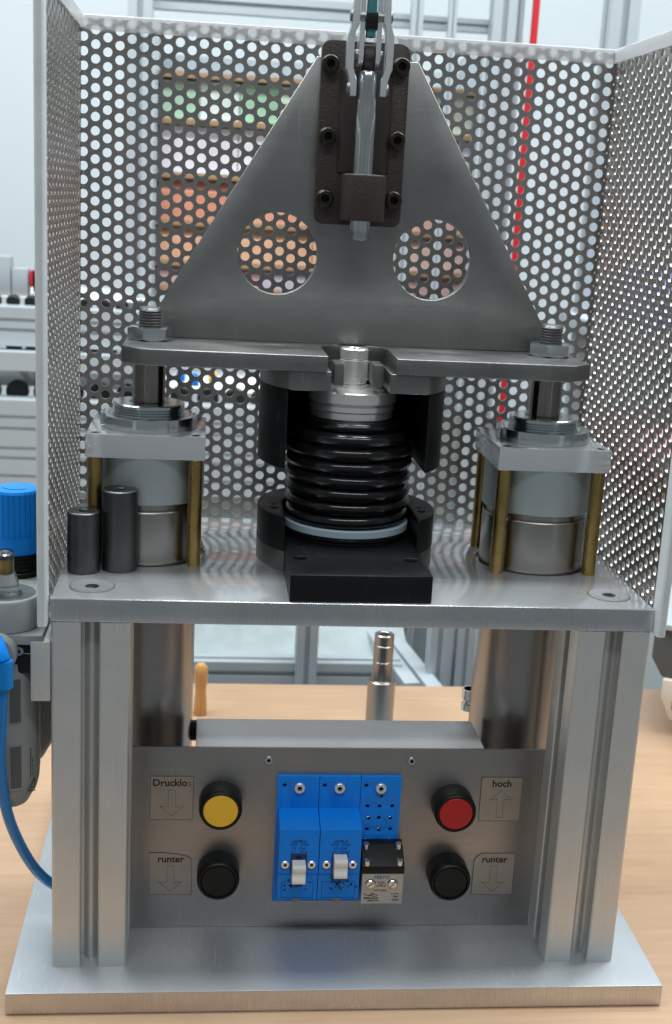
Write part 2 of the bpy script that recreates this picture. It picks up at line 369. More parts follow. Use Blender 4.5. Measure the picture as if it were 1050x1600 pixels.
# control panel sheet
PX0, PX1, PY = -107.9, 157.8, 68.5
cp = MB().box(PX0, PX1, PY, PY + 1.5, 14.9, 142.8, .35).build('control_panel', 'panel', t)
for x, z in ((-22, 134.6), (70.1, 134.7)): screw_head(x, PY - .02, z, 2.7, 1.6, cp, 'zinc')
# labels, each a film plate with printed strokes
def arrow(cx, z0, z1, down=True, wd=4.4, head=9.5, hl=6.2):
    a, h, s = wd / 2, head, 1
    if down: return [[(cx - a, z1), (cx + a, z1), (cx + a, z0 + hl), (cx + h * .78, z0 + hl + .5), (cx, z0), (cx - h * .78, z0 + hl + .5), (cx - a, z0 + hl), (cx - a, z1)]]
    return [[(cx - a, z0), (cx + a, z0), (cx + a, z1 - hl), (cx + h * .78, z1 - hl - .5), (cx, z1), (cx - h * .78, z1 - hl - .5), (cx - a, z1 - hl), (cx - a, z0)]]
def dashed(polys, L1=3.0, gap=1.2):
    out = []
    for pl in polys:
        for a, b in zip(pl, pl[1:]):
            a, b = Vector(a), Vector(b); n = (b - a).length; q = 0
            while q < n: out.append([tuple(a.lerp(b, q / n)), tuple(a.lerp(b, min(q + L1, n) / n))]); q += L1 + gap
    return out
def label(x0, x1, z0, z1, word, down, lab, dash=False, worn=None, torn=None, ts=6.6):
    y = PY - .35
    poly = [(x0, z0), (x1, z0), (x1, z1), (x0, z1)]
    if torn: poly = [(x0, z0), (x1, z0), (x1 - .2, z1 - 4.5), (x1 - 3, z1 - 2.6), (x1 - 9, z1 - 1.0), (x0 + 8, z1), (x0, z1)] if torn == 'r' else [(x0, z0), (x1, z0), (x1, z1), (x0 + 5, z1), (x0 + 1, z1 - 3), (x0, z1 - 6)]
    o = MB().prism(poly, y, PY - .02, 'xz').build('label_plate', 'label', press, lab, flat=True)
    line_art([poly + poly[:1]], .28, y - .01).build('label_edge', 'ink_soft', o, flat=True)
    cx = (x0 + x1) / 2
    text(word, ts, cx - (1.4 if worn else 0), y - .06, z1 - 6.6, 'ink', o, bold=.16)
    if worn: text(worn, ts, cx + 11.2, y - .06, z1 - 6.9, 'ink_soft', o, bold=-.08)
    ar = arrow(cx, z0 + 2.5, z1 - 9.4, down)
    line_art(dashed(ar) if dash else ar, .22, y - .06).build('arrow', 'ink_soft', o, flat=True)
label(-96.3, -69.2, 92.7, 122.8, 'Drucklo', True, 'label reading Drucklo with worn last letters and a dashed arrow', True, 's')
label(-96.3, -68.9, 39, 69, 'runter', True, 'label reading runter with torn top edge beside the left black button', torn='r')
label(117.4, 144.6, 92.0, 123.2, 'hoch', False, 'label reading hoch with an upward arrow')
label(116.8, 144.4, 37.9, 68.3, 'runter', True, 'label reading runter with torn corner beside the right black button', torn='l')
# push buttons
for x, z, m, lab in ((-51.8, 106.2, 'yellow', 'push button with yellow cap'), (-51.9, 56.8, 'btn', 'all-black push button under the yellow one'), (98.7, 104.7, 'red', 'push button with red cap'), (98.9, 55.3, 'btn', 'all-black push button under the red one')):
    o = MB().lathe([(-0.0 + 0, 0), (13.4, 0), (13.7, .6), (13.6, 12.5), (13.1, 14.6), (12.2, 15.5), (11.4, 15.6), (11.2, 15.0), (11.2, 13.5), (0, 13.5)], (x, PY, z), 'y', 64)
    bmesh.ops.transform(o.bm, matrix=Matrix.Translation((0, 2 * PY, 0)) @ Matrix.Diagonal((1, -1, 1, 1)), verts=o.bm.verts[:])
    o = o.build('push_button', 'btn', t, lab)
    d = 15.4 if m != 'btn' else 14.9
    q = MB().lathe([(11.0, PY - 13.5), (11.0, PY - d + .5), (10.5, PY - d), (7, PY - d - .15), (0, PY - d - .2)], (x, 0, z), 'y', 56)
    q.build('button_cap', m, o)
# valve manifold: three blue sub-bases, two switch modules, one small logic valve
BXS = (-14.7, 11.1, 37.9, 64.4); BY = 65.5
PORT_H = ((4.9, 103.6), (12.9, 103.6), (21.2, 103.7), (12.9, 95.4), (5.5, 87.2), (21.0, 87.2), (13.1, 79.4))
PORT_B = ((5.8, 95.4), (20.1, 95.5), (13.0, 87.2), (5.1, 79.4), (20.7, 79.4), (13.2, 111.0))
for i in range(3):
    lo = 1.4 if i == 0 else 0
    o = plate2d([(BXS[i] - lo + .12, 35.4), (BXS[i + 1] - .12, 35.4), (BXS[i + 1] - .12, 124.6), (BXS[i] - lo + .12, 124.6)], [circ(BXS[i] + 3.4, 118.2, 1.35, 16)] + ([circ(BXS[2] + a, q, 1.3, 14) for a, q in PORT_H] if i == 2 else []), BY, PY - .03, 'xz', .3)
    o = o.build('valve_sub_base', 'blue', t, 'blue sub base with a grid of port holes' if i == 2 else None)
    MB().box(BXS[i] + .8, BXS[i + 1] - .8, PY - .5, PY - .3, 37, 123.6).build('hole_bottom', 'hole', o)
    screw_head(BXS[i] + 13, BY - .05, 116.8, 3.5, 1.9, o, 'bright_zinc')
    if i == 2:
        for a, q in PORT_B:
            MB().lathe([(1.0, -.15), (1.5, .3), (1.95, .3), (2.1, -.1)], (BXS[2] + a, BY, q), 'y', 20).build('brass_port', 'bright_brass', o)
            MB().lathe([(0, -.12), (1.1, -.12)], (BXS[2] + a + .4, BY, q), 'y', 16).build('port_hole', 'hole', o)
FY_ = 46.0
for i in range(2):
    x0, x1 = BXS[i] + .2, BXS[i + 1] - .2
    body = MB().prism([(BY - .05, 102.6), (FY_, 97.3), (FY_, 66.9), (FY_ + 1.1, 66.5), (FY_ + 1.1, 48.2), (FY_ + 1.8, 47.4), (BY - .05, 47.4)], x0, x1, 'yz', .35)
    o = body.build('switch_valve', 'blue', t, 'blue switch valve with its white lever pushed ' + ('down' if i == 0 else 'up'))
    cx = (x0 + x1) / 2; lz0, lz1 = ((65.0, 78.2), (68.8, 82.2))[i]
    lz0 -= 1.6; lz1 -= 1.6; f = FY_ - 42
    MB().box(cx - 5.2, cx + 5.2, FY_ - .1, FY_ + .05, 62.2 if i else 66.8, 81.0).build('lever_slot', 'ink_navy', o)
    if i == 0: MB().box(cx - 1.6, cx + 1.6, FY_ - .25, FY_ - .05, 77.2, 79.4).build('slot_gap', 'hole', o)
    pr = [(42.0, lz0), (34.2, lz0 + .3), (33.2, lz0 + 1.2), (33.3, lz0 + 3), (34.6, lz0 + 5.2), (34.8, lz0 + 7), (33.6, lz0 + 9.5), (33.4, lz0 + 11.5), (34.4, lz1 - .3), (42.0, lz1)]
    MB().prism([(a + f, q) for a, q in pr], cx - 4.2, cx + 4.2, 'yz', .3).build('lever', 'white', o)
    for q in (-8.5, 8.3): screw_head(cx + q, FY_ - .02, 73.6, 2.6, 1.6, o, 'bright_zinc')
    line_art([[(x0 + 2.6, 49.2), (x1 - 2.6, 49.2), (x1 - 2.6, 60.2), (x0 + 2.6, 60.2), (x0 + 2.6, 49.2)]], .3, FY_ + 1.06).build('panel_line', 'ink_navy', o, flat=True)
    for s_, sz, dz, bo in (('J-5-PK-3', 2.6, 88.6, .06), ('10773   UNG2', 2.1, 86.4, -.01), ('0,9 - 8 bar', 2.1, 84.1, -.01), ('14,4 - 120 psi', 2.1, 81.7, -.01)):
        text(s_, sz, cx, FY_ - .1, dz, 'ink_navy', o, bold=bo)
    sm = MB()
    for k in range(34):
        a = random.gauss(0, 4.2); q = random.gauss(58.8, 1.7)
        sm.prism(circ(cx + a, min(q, 62), random.uniform(.2, 1.0), 7), FY_ + 1.0, FY_ + 1.08, 'xz')
    sm.build('scuff_mark', 'ink_navy', o, flat=True)
    MB().lathe([(0, .5), (1.6, .4), (2.2, 0)], (cx - .5, FY_ + 2, 47.5), 'y', 20).build('tab', 'brass', o)
x0, x1 = 39.3, 66.6
o = MB().box(x0 + .3, x1 - .3, 46.6, BY - .05, 44.8, 66.1, .3).build('logic_valve', 'silverlab', t, 'small silver logic valve with black cover and two slotted screws')
MB().prism([(BY - .05, 80.6), (60, 80.0), (46.4, 71.4), (46.4, 66.2), (BY - .05, 66.2)], x0, x1, 'yz', .4).build('valve_cover', 'btn', o)
for x in (x0 + 3.2, x1 - 3.0):
    for yy, zz in ((48.9, 73.2), (58.6, 79.6)):
        MB().lathe([(0, 1.6), (2.0, 1.6), (2.3, 1.2), (2.3, -3)], (x, yy, zz), 'z', 24).build('cover_screw', 'zinc', o)
for x in (45.2, 59.5):
    q = MB().lathe([(0, -.9), (2.6, -.9), (2.95, -.5), (2.95, 0)], (x, 46.6, 58.8), 'y', 32).build('slotted_screw', 'zinc', o)
    line_art([[(x - 1.7, 57.5 if x < 50 else 56.7), (x + 1.7, 60.1 if x < 50 else 60.9)]], .5, 45.65).build('screw_slot', 'ink', q, flat=True)
    line_art([circ(x, 58.8, 3.3, 24, .2, PI - .2, True)], .35, 46.55).build('screw_ring', 'ink', q, flat=True)
LY = 46.52
text('FESTO', 3.1, 52.5, LY, 62.7, 'ink_blue', o, bold=.04, sx=1.15)
text('VL/O-', 2.1, 52.2, LY, 59.2, 'ink', o, bold=.03); text('3-PK-3', 2.1, 52.2, LY, 57.0, 'ink', o, bold=.03)
text('6373 E202', 1.9, 51.9, LY, 53.7, 'ink', o)
for s_, zz in (('p max', 51.5), ('8bar', 49.4), ('120psi', 47.0)): text(s_, 1.9, 63.8, LY, zz, 'ink', o, align='RIGHT')
text('MADE IN EU', 1.35, 47.6, LY, 46.6, 'ink', o, bold=.03)
line_art([[(41, 52.0), (44, 50.4), (47, 52.4), (50, 50.6)], [(41, 49.2), (45, 49.0), (45, 51.2), (50, 49.2)], [(47, 52.4), (47, 48.6)], [(42, 48.6), (50.5, 48.6)]], .35, LY).build('circuit_symbol', 'ink', o, flat=True)
# small fittings by the tubes and the mounting block on the left post
o = MB().lathe([(0, 0), (6.5, 0), (7, 1), (7, 9), (6, 10), (0, 10)], (-76.6, 129.5, 127), 'x', 28)
o.build('black_fitting', 'btn', t)
o = MB().lathe([(4.6, 12), (5.9, 12), (5.9, 5), (5.0, 4.2), (4.6, 1.5), (5.8, .8), (5.8, -3.5), (0, -3.5)], (124, 150, 139.5), 'z', 32); o.lathe([(4.6, 12), (4.6, 4), (0, 4)], (124, 150, 139.5), 'z', 24)
o.build('fitting', 'zinc', t)
MB().box(-164.4, -153.2, 25.4, 66, 191, 227.6, .8).build('mounting_block', 'anod', t)
o = MB().hexa(10.5, (-170.6, 36, 218.6), 6.2, 'x').build('mounting_nut', 'zinc', t)
b = MB()
for k in range(7): b.lathe([(2.4, k * .9), (3.0, k * .9 + .45), (2.4, k * .9 + .9)], (-176.5, 36, 218.6), 'x', 20)
b.lathe([(0, -.4), (2.4, 0)], (-176.5, 36, 218.6), 'x', 20); b.build('mounting_stud', 'zinc', o)

# ================================================================== PERFORATED GUARD
t = guard = thing('perforated_guard', 'three-sided guard of perforated stainless sheet standing round the deck, with clear plastic edging', 'guard', (25, 220, TZ))
def perforated(A, B, fn, pitch=9.14, d=6.15, th=1.5, n=18, a_off=0.0, b_off=0.0):
    """sheet 0..A by 0..B with staggered round holes; fn maps (a, b, depth) to world mm"""
    cs = pitch * math.sqrt(3) / 2; cells = []
    for i in range(-1, int(A / cs) + 3):
        for j in range(-1, int(B / pitch) + 3):
            cells.append((i * cs + a_off, j * pitch + (pitch / 2 if i % 2 else 0) + b_off))
    cells = np.array(cells); k = np.arange(n); th_ = k * 2 * PI / n
    ph = np.mod(th_, PI / 3) - PI / 6; ro = (pitch / 2) / np.cos(ph)
    inner = np.stack([d / 2 * np.cos(th_), d / 2 * np.sin(th_)], 1); outer = np.stack([ro * np.cos(th_), ro * np.sin(th_)], 1)
    keep = (cells[:, 0] > -pitch / 2) & (cells[:, 0] < A + pitch / 2) & (cells[:, 1] > -pitch / 2) & (cells[:, 1] < B + pitch / 2); cells = cells[keep]
    P = np.concatenate([cells[:, None] + inner[None], cells[:, None] + outer[None]], 1)      # N, 2n, 2
    P[..., 0] = np.clip(P[..., 0], 0, A); P[..., 1] = np.clip(P[..., 1], 0, B); N = len(cells)
    V = np.zeros((N, 4 * n, 3)); V[:, :2 * n, :2] = P; V[:, 2 * n:, :2] = P; V[:, 2 * n:, 2] = th
    # chamfer: front inner ring slightly widened is left to the material
    i0 = k; i1 = (k + 1) % n
    q = np.concatenate([np.stack([i0, i1, i1 + n, i0 + n], 1), np.stack([i0 + 2 * n, i0 + 3 * n, i1 + 3 * n, i1 + 2 * n], 1), np.stack([i0, i0 + 2 * n, i1 + 2 * n, i1], 1)], 0)
    F = (q[None] + (np.arange(N) * 4 * n)[:, None, None]).reshape(-1, 4)
    W = np.array(fn(V[..., 0].ravel(), V[..., 1].ravel(), V[..., 2].ravel())).T
    W = (W - np.array(BASE)) * S
    # drop collapsed quads at the border
    X = W[F]; area = np.linalg.norm(np.cross(X[:, 2] - X[:, 0], X[:, 3] - X[:, 1]), axis=1); F = F[area > 1e-9]
    me = bpy.data.meshes.new('guard_panel'); me.from_pydata(W.tolist(), [], F.tolist()); me.update(); me.validate()
    bm = bmesh.new(); bm.from_mesh(me); bmesh.ops.remove_doubles(bm, verts=bm.verts[:], dist=2e-6); bmesh.ops.recalc_face_normals(bm, faces=bm.faces[:]); bm.to_mesh(me); bm.free()
    return me
GX0, GX1, GY, GZ = -156.3, 205.8, 221.5, 590.0
link('guard_panel', perforated(GX1 - GX0, GZ - 252, lambda a, b_, c: (GX0 + a, GY + c, GZ - b_), a_off=1.6, b_off=2.5), M['guard'], t, 'back sheet of the guard')
GF = 21.5
link('guard_panel', perforated(GY - GF, GZ - 240, lambda a, b_, c: (GX0 - c, GF + a, GZ - b_), a_off=3, b_off=5), M['guard'], t, 'left side sheet of the guard')
link('guard_panel', perforated(GY - GF, GZ - 243, lambda a, b_, c: (GX1 + c, GF + a, GZ - b_), a_off=3, b_off=5), M['guard'], t, 'right side sheet of the guard')
# edging: U channels hugging the sheet edges
def uchan_y(x0, x1, yc, zt, h, tk, wd):   # along x
    return MB().prism([(yc - wd / 2, zt - h), (yc - wd / 2, zt - .8), (yc - wd / 2 + .8, zt), (yc + wd / 2 - .8, zt), (yc + wd / 2, zt - .8), (yc + wd / 2, zt - h), (yc + wd / 2 - tk, zt - h), (yc + wd / 2 - tk, zt - tk), (yc - wd / 2 + tk, zt - tk), (yc - wd / 2 + tk, zt - h)], x0, x1, 'yz')
uchan_y(GX0 + 2.2, GX1 - 2.2, GY + .75, GZ + 2.2, 9.4, 1.2, 5.2).build('edge_trim', 'trim', t)
for xc, rr in ((GX0 - .75, 1), (GX1 + .75, 1)):
    MB().prism([(xc - 2.6, GZ - 7.2), (xc - 2.6, GZ + 1.4), (xc - 1.8, GZ + 2.2), (xc + 1.8, GZ + 2.2), (xc + 2.6, GZ + 1.4), (xc + 2.6, GZ - 7.2), (xc + 1.4, GZ - 7.2), (xc + 1.4, GZ + 1), (xc - 1.4, GZ + 1), (xc - 1.4, GZ - 7.2)], GF + 9.2, GY + 2.4, 'xz').build('edge_trim', 'trim', t)
    MB().prism([(xc - 2.6, GF + 9), (xc - 2.6, GF - 1.6), (xc - 1.6, GF - 2.6), (xc + 1.6, GF - 2.6), (xc + 2.6, GF - 1.6), (xc + 2.6, GF + 9), (xc + 1.2, GF + 9), (xc + 1.2, GF - .6), (xc - 1.2, GF - .6), (xc - 1.2, GF + 9)], 239, GZ + 2.2, 'xy').build('edge_trim', 'trim2', t)

# ================================================================== PNEUMATIC CYLINDERS
def cylinder(cx, cy, lab):
    t = thing('pneumatic_cylinder', lab, 'cylinder', (cx, cy, 30), 'pneumatic cylinders either side of the press')
    c = (cx, cy, 0)
    MB().lathe([(0, 30), (32.6, 30), (32.6, 253), (0, 253)], c, n=96).build('lower_tube', 'tube', t)
    MB().lathe([(34.0, 236), (35.0, 236), (35.0, 287.2), (34.4, 287.9), (32.6, 288.1), (32.6, 291.6), (34.2, 292.0), (34.8, 292.6)], c, n=96).build('barrel', 'tube', t)
    MB().lathe([(32, 292.3), (35.4, 292.3), (36.1, 293.0), (36.1, 322.4), (32, 322.4)], c, n=96).build('cylinder_head', 'grey_paint', t)
    e = MB().box(cx - 36.4, cx + 36.4, cy - 36.4, cy + 36.4, 322.3, 337, .7, 2).build('end_plate', 'plate', t)
    for sx in (-1, 1):
        for sy in (-1, 1):
            x, y = cx + sx * 30.7, cy + sy * 30.7
            MB().cyl(4.45, (x, y, TZ - 6), 322.3 - TZ + 6, n=28, ch=.5).build('tie_rod', 'brass', t)
            MB().lathe([(0, .06), (2.3, .06)], (x, y, 337), 'z', 20).build('rod_hole', 'hole', e)
            MB().lathe([(2.3, .08), (3.0, .05)], (x, y, 337), 'z', 20).build('hole_chamfer', 'zinc', e)
    # slotted lock nut: ring with four notches
    pr = []
    for k in range(4):
        a = k * PI / 2 + .35
        pr += circ(cx, cy, 30.4, 14, a + .13, a + PI / 2 - .13, True); pr += [(cx + 28.2 * math.cos(a + PI / 2 + d), cy + 28.2 * math.sin(a + PI / 2 + d)) for d in (-.13, .13)]
    ln = plate2d(pr, [circ(cx, cy, 22, 64)], 337.05, 345, 'xy', .5).build('lock_nut', 'zinc', t)
    prof = [(22, 337)]
    for k in range(3): prof += [(22.6, 345.3 + k * 1.6), (22.6, 345.7 + k * 1.6), (21.4, 346.3 + k * 1.6), (21.4, 346.5 + k * 1.6)]
    prof += [(22.6, 350.1), (22.6, 351.6), (21.8, 352.3), (12.4, 352.3), (11.6, 350.2), (10.0, 350.2)]
    MB().lathe(prof, c, n=80).build('threaded_collar', 'dark_steel' if False else 'zinc', t)
    MB().lathe([(10.1, 345), (10.1, 381.4), (0, 381.4)], c, n=56).build('piston_rod', 'rod', t)
    prof = [(7.3, 380)]
    z = 399
    while z < 409.6: prof += [(7.5, z), (7.5, z + .3), (6.6, z + .95), (6.6, z + 1.1)]; z += 1.75
    prof += [(7.3, 410.2), (6.4, 411.6), (0, 411.8)]
    MB().lathe(prof, c, n=48).build('stud', 'dark_steel', t)
    MB().hexa(24.5, (cx, cy, 391.6), 8.2, turn=.26 if cx < 0 else .16).build('nut', 'zinc', t)
    return t
cylinder(*CYL[0], 'pneumatic cylinder behind the two dark steel bushings, with square end plate and brass tie rods')
cylinder(*CYL[1], 'pneumatic cylinder above the hoch label, its brass rods and end plate unobstructed')

# ================================================================== CROSSHEAD
t = thing('crosshead', 'dark steel crosshead with triangular plate and two round windows spanning both piston rods', 'crosshead', (25, 129.5, 381.5))
ZB, ZT = 381.5, 391.5
y0, y1 = 81, 178; ax, ay = 25.4, 129.5
xl, xr = -119, 169.5
outer = [(xl, 93.5), (xl + 13.5, y0), (4.2, y0), (4.2, 127)] + circ(ax, 126, 21.2, 28, PI, 0, True)[1:-1] + [(46.6, 127), (46.6, y0), (xr - 13.5, y0), (xr, 93.5), (xr, y1 - 12), (xr - 12, y1), (xl + 12, y1), (xl, y1 - 12)]
cpz = plate2d(outer, [], ZB, ZT, 'xy', .6).build('cross_plate', 'dark_steel', t, ang=50)
for x, y in ((-12, 89), (-20, 86), (67, 92), (80, 89)):
    MB().lathe([(0, .08), (3.4, .08), (3.6, .02)], (x, y + 16, ZT), 'z', 20).build('dowel_pin', 'bracket', cpz)
tri = [(-101.5, ZT + .1), (151.5, ZT + .1), (151.5, 408), (57.5, 567.5), (-5.5, 567.5), (-101.5, 408)]
plate2d(tri, [circ(-25.3, 447.4, 25.5, 72), circ(74.4, 448, 25.5, 72)], 145, 153, 'xz', .5).build('bracket_plate', 'bracket', t, ang=50)
def ushape(ro, hw, yf, ycut=None, n=48):
    """ring open to the front: outer circle ro, straight slot of half width hw, arms ending at yf"""
    a = math.asin((yf - ay) / ro)
    out = circ(ax, ay, ro, n, PI - a, 2 * PI + a, True) if False else None
    # outer arc runs from left arm tip clockwise over the back to the right arm tip
    aL = math.atan2(yf - ay, -math.sqrt(ro * ro - (yf - ay) ** 2)); aR = math.atan2(yf - ay, math.sqrt(ro * ro - (yf - ay) ** 2))
    if aL < 0: aL += 2 * PI
    arc = [(ax + ro * math.cos(aL + (aR - aL) * i / n), ay + ro * math.sin(aL + (aR - aL) * i / n)) for i in range(n + 1)]
    xo = math.sqrt(ro * ro - (yf - ay) ** 2)
    inner = [(ax + hw, yf)] if xo > hw + .3 else []
    inner += circ(ax, ay, hw, 32, 0, PI, True)
    if xo > hw + .3: inner += [(ax - hw, yf)]
    return arc + inner
# flange: front flats with a narrow slot; lower down the half shell
fl = ushape(59.6, 18.2, 86.2)
plate2d(fl, [], 369.3, ZB - .05, 'xy', .5).build('clamp_flange', 'dark_steel', t, ang=45)
for sx in (-1, 1):
    MB().box(ax + sx * 12.2 - 3.0, ax + sx * 12.2 + 3.0, 99, 120, 371.4, ZB - .3 + 3.5, .4).build('key', 'dark_steel', t)
plate2d(ushape(59.4, 43.6, 90.5), [], 319.5, 369.2, 'xy', .6).build('half_shell', 'black', t, ang=45)

# ================================================================== TOGGLE CLAMP
t = thing('toggle_clamp', 'brown cast push-pull toggle clamp with zinc plunger and links bolted to the triangular plate', 'toggle clamp', (24, 139, 470))
def rrect(x0, x1, z0, z1, r, n=6):
    o = []
    for cx, cz, a in ((x1 - r, z0 + r, -PI / 2), (x1 - r, z1 - r, 0), (x0 + r, z1 - r, PI / 2), (x0 + r, z0 + r, PI)): o += circ(cx, cz, r, n, a, a + PI / 2, True)
    return o
b = MB().prism(rrect(-3.4, 50.8, 467.4, 576.6, 5), 138.6, 144.95, 'xz', 1.0, 3)
# plunger boss, rounded front, and rear lug
bp_ = [(11.4, 139)] + [(11.4, 123)] + circ(23.4 + 1.4, 122, 13.4, 14, PI, 2 * PI, True)[1:-1] + [(38.2, 123), (38.2, 139)]
b.prism(bp_, 470.6, 498.4, 'xy', 1.4, 3)
b.prism([(8, 139), (42, 139), (38.5, 136), (11.5, 136)], 499, 560, 'xy', .8)
b.build('casting', 'cast', t, ang=40)
b = MB().box(20.4, 26.6, 122, 139, 553, 566, 1); b.lathe([(0, 0), (7.2, 0), (7.6, .4), (7.6, 5.8), (7.2, 6.2), (0, 6.2)], (20.4, 125.5, 566), 'x', 32); b.build('pivot_lug', 'cast', t)
for x, z in ((1.9, 562.6), (45.7, 563.4), (2.3, 520.2), (45.4, 520), (2.4, 482.9), (45.6, 484)):
    wsh = MB().lathe([(0, -1.0), (5.2, -1.0), (5.5, -.6), (5.5, 0)], (x, 138.58, z), 'y', 36).build('washer', 'gold', t)
    screw_head(x, 137.6, z, 4.9, 4.6, t, 'bolt', name='cap_screw', sock=.5)
px, py = 23.2, 119
MB().lathe([(0, 464.5), (6.2, 464.5), (6.3, 465), (6.3, 534), (6.0, 534.6), (5.7, 552), (5.2, 556.6), (4.4, 557.6), (0, 557.8)], (px, py, 0), n=40).build('plunger', 'plunger', t)
pr = [(0, 458.9), (5.0, 458.9)]
for k in range(5): pr += [(6.0, 459.6 + k * 1.25), (5.3, 460.2 + k * 1.25)]
MB().lathe(pr + [(6, 466), (6, 471)], (px + .4, py, 0), n=36).build('plunger_thread', 'zinc', t)
LK = [(14.4, 543), (14.4, 552), (11.4, 558.5), (11.2, 577), (14.4, 584), (14.4, 618)]
MB().ribbon(LK, 3.7, 114.5, 123.5, .6).build('outer_link', 'bright_zinc', t)
MB().ribbon([(2 * px - x + .3, z + .5) for x, z in LK], 3.7, 114.5, 123.5, .6).build('outer_link', 'bright_zinc', t)
for x in (18.4, 28.6): MB().prism(rrect(118.5, 131, 560.5, 622, 6), x - 1.45, x + 1.45, 'yz', .4).build('inner_link', 'bright_zinc', t)
for x, s_, z, y in ((13.2, -1, 547.6, 119), (33.6, 1, 547.6, 119), (13.0, -1, 588.5, 119), (33.6, 1, 588.5, 119), (17.2, -1, 567, 125), (29.8, 1, 567, 125)):
    MB().lathe([(0, s_ * 2.4), (2.8, s_ * 2.4), (3.5, s_ * 1.7), (3.5, 0), (0, 0)], (x, y, z), 'x', 28).build('pin_head', 'dark_steel', t)
MB().cyl(2.6, (13, 119, 588.5), 20.5, 'x', 24).build('pin', 'dark_steel', t)
MB().box(20.0, 27.2, 116, 126, 581.5, 590.5, .6).build('grip_block', 'btn', t)
MB().box(20.8, 26.4, 117.5, 124.5, 577, 640, 1.2).build('handle', 'teal', t)

# ================================================================== FIXTURE ON THE DECK
t = thing('fixture_block', 'black steel fixture block with open ring holder lying on the front middle of the deck', 'fixture', (25, 90, TZ))
k = plate2d([(-16.4, 27.6), (67.8, 29.6), (67.8, 128), (-16.4, 128)], [circ(-8.2, 63, 4.2, 28), circ(59.6, 63.4, 4.2, 28)], TZ + .05, 270.6, 'xy', .5).build('block', 'black', t, ang=45)
for x, y in ((-8.2, 63), (59.6, 63.4)):
    MB().lathe([(0, 264), (2.0, 264), (2.0, 267), (3.9, 267), (4.1, 266.2)], (x, y, 0), n=24).build('block_screw', 'bushing', k)
plate2d(ushape(58, 42.6, 89.5), [], TZ + .05, 266.3, 'xy', .4)  .build('holder_base', 'dark_steel', t, ang=45)
hr = plate2d(ushape(58.1, 42.2, 89.5), [circ(ax + s_ * 47.6, 113.5 + q, r_, 20) for s_, q, r_ in ((-1, 2, 2.6), (1, 2, 2.6), (-1, 12, 1.4), (1, 12, 1.4))], 266.35, 288.5, 'xy', .5).build('holder_ring', 'black', t, ang=45)
for s_ in (-1, 1): MB().cyl(2.4, (ax + s_ * 47.6, 115.5, 272), 11, n=20).build('ring_screw', 'bushing', hr)

# ================================================================== BELLOWS WORKPIECE
t = thing('bellows_unit', 'ribbed black rubber bellows under a bright turned steel cap and shaft in the fixture', 'bellows', (ax, ay, 270.6))
c = (ax, ay, 0)
MB().lathe([(0, 385), (4.0, 386), (4.0, 391.0), (4.6, 391.6), (8.0, 391.6), (8.9, 390.8), (8.9, 385.3), (8.4, 384.9), (8.4, 384.4), (9.2, 384.0), (9.2, 370.0), (8.2, 369.2), (8.2, 368.6), (9.6, 368.2), (9.6, 366)], c, n=64).build('shaft', 'steel', t)
MB().lathe([(9, 366.2), (28.0, 366.2), (28.8, 365.4), (28.8, 359.0), (27.8, 358.4), (26.2, 358.2), (26.2, 357.2), (27.6, 357.0), (27.6, 353.8), (26.9, 353.0), (26.9, 348.8), (25.9, 347.8), (0, 347.8)], c, n=96).build('steel_cap', 'steel', t)
MB().lathe([(0, 347.5), (24, 347.5), (30.5, 344), (36.3, 338), (36.3, 281), (0, 281)], c, n=72).build('bellows_core', 'rubber', t)
zs = [344.6, 337.6, 328.9, 320.2, 311.3, 302.8, 294.0, 285.5]; rs = [30.0, 35.4, 36.4, 36.6, 36.8, 36.6, 36.4, 36.2]
for i, (z, r) in enumerate(zip(zs, rs)):
    q = MB().torus(r, 4.6, (ax + random.uniform(-.35, .35), ay + random.uniform(-.3, .3), z), sq=.93 if i else .8)
    bmesh.ops.rotate(q.bm, verts=q.bm.verts[:], cent=(ax, ay, z), matrix=Matrix.Rotation(random.uniform(-.012, .012), 3, 'Y'))
    q.build('bellows_rib', 'rubber', t)
MB().lathe([(35, 280.8), (40.6, 280.8), (41.2, 280.2), (41.2, 276.2), (40.6, 275.7), (35, 275.7)], c, n=96).build('pale_ring', 'pale', t)
MB().lathe([(0, 275.6), (40.4, 275.6), (41.4, 274.8), (41.4, 273.4), (40.2, 273.0), (41.2, 272.4), (41.2, 271.2), (40.6, 270.7), (0, 270.7)], c, n=96).build('bottom_disc', 'rubber', t)

# ================================================================== LOOSE BUSHINGS
def bushing(x, y, r, h, lab, groove=None):
    t = thing('steel_bushing', lab, 'bushing', (x, y, TZ), 'loose steel bushings on the deck')
    pr = [(3.0, h - 8), (3.0, h - .6), (3.6, h), (r - .9, h), (r - .1, h - .7)]
    if groove: pr += [(r - .12, groove + .15), (r, groove - .3)]
    pr += [(r, .6), (r - .4, .05), (0, .05)]
    MB().lathe([(0, h - 8)] + pr, (x, y, TZ), n=72).build('sleeve', 'bushing', t)
    MB().lathe([(r - .95, h + .03), (r - .6, h - .1), (r - .3, h - .32)], (x, y, TZ), n=72).build('polished_rim', 'dark_steel', t)
bushing(-139.9, 81.4, 9.9, 38.2, 'shorter dark steel bushing beside the tall one, by the left guard sheet', 19.6)
bushing(-118.6, 88, 11.1, 50.8, 'taller dark steel bushing next to the short one, in front of a cylinder')

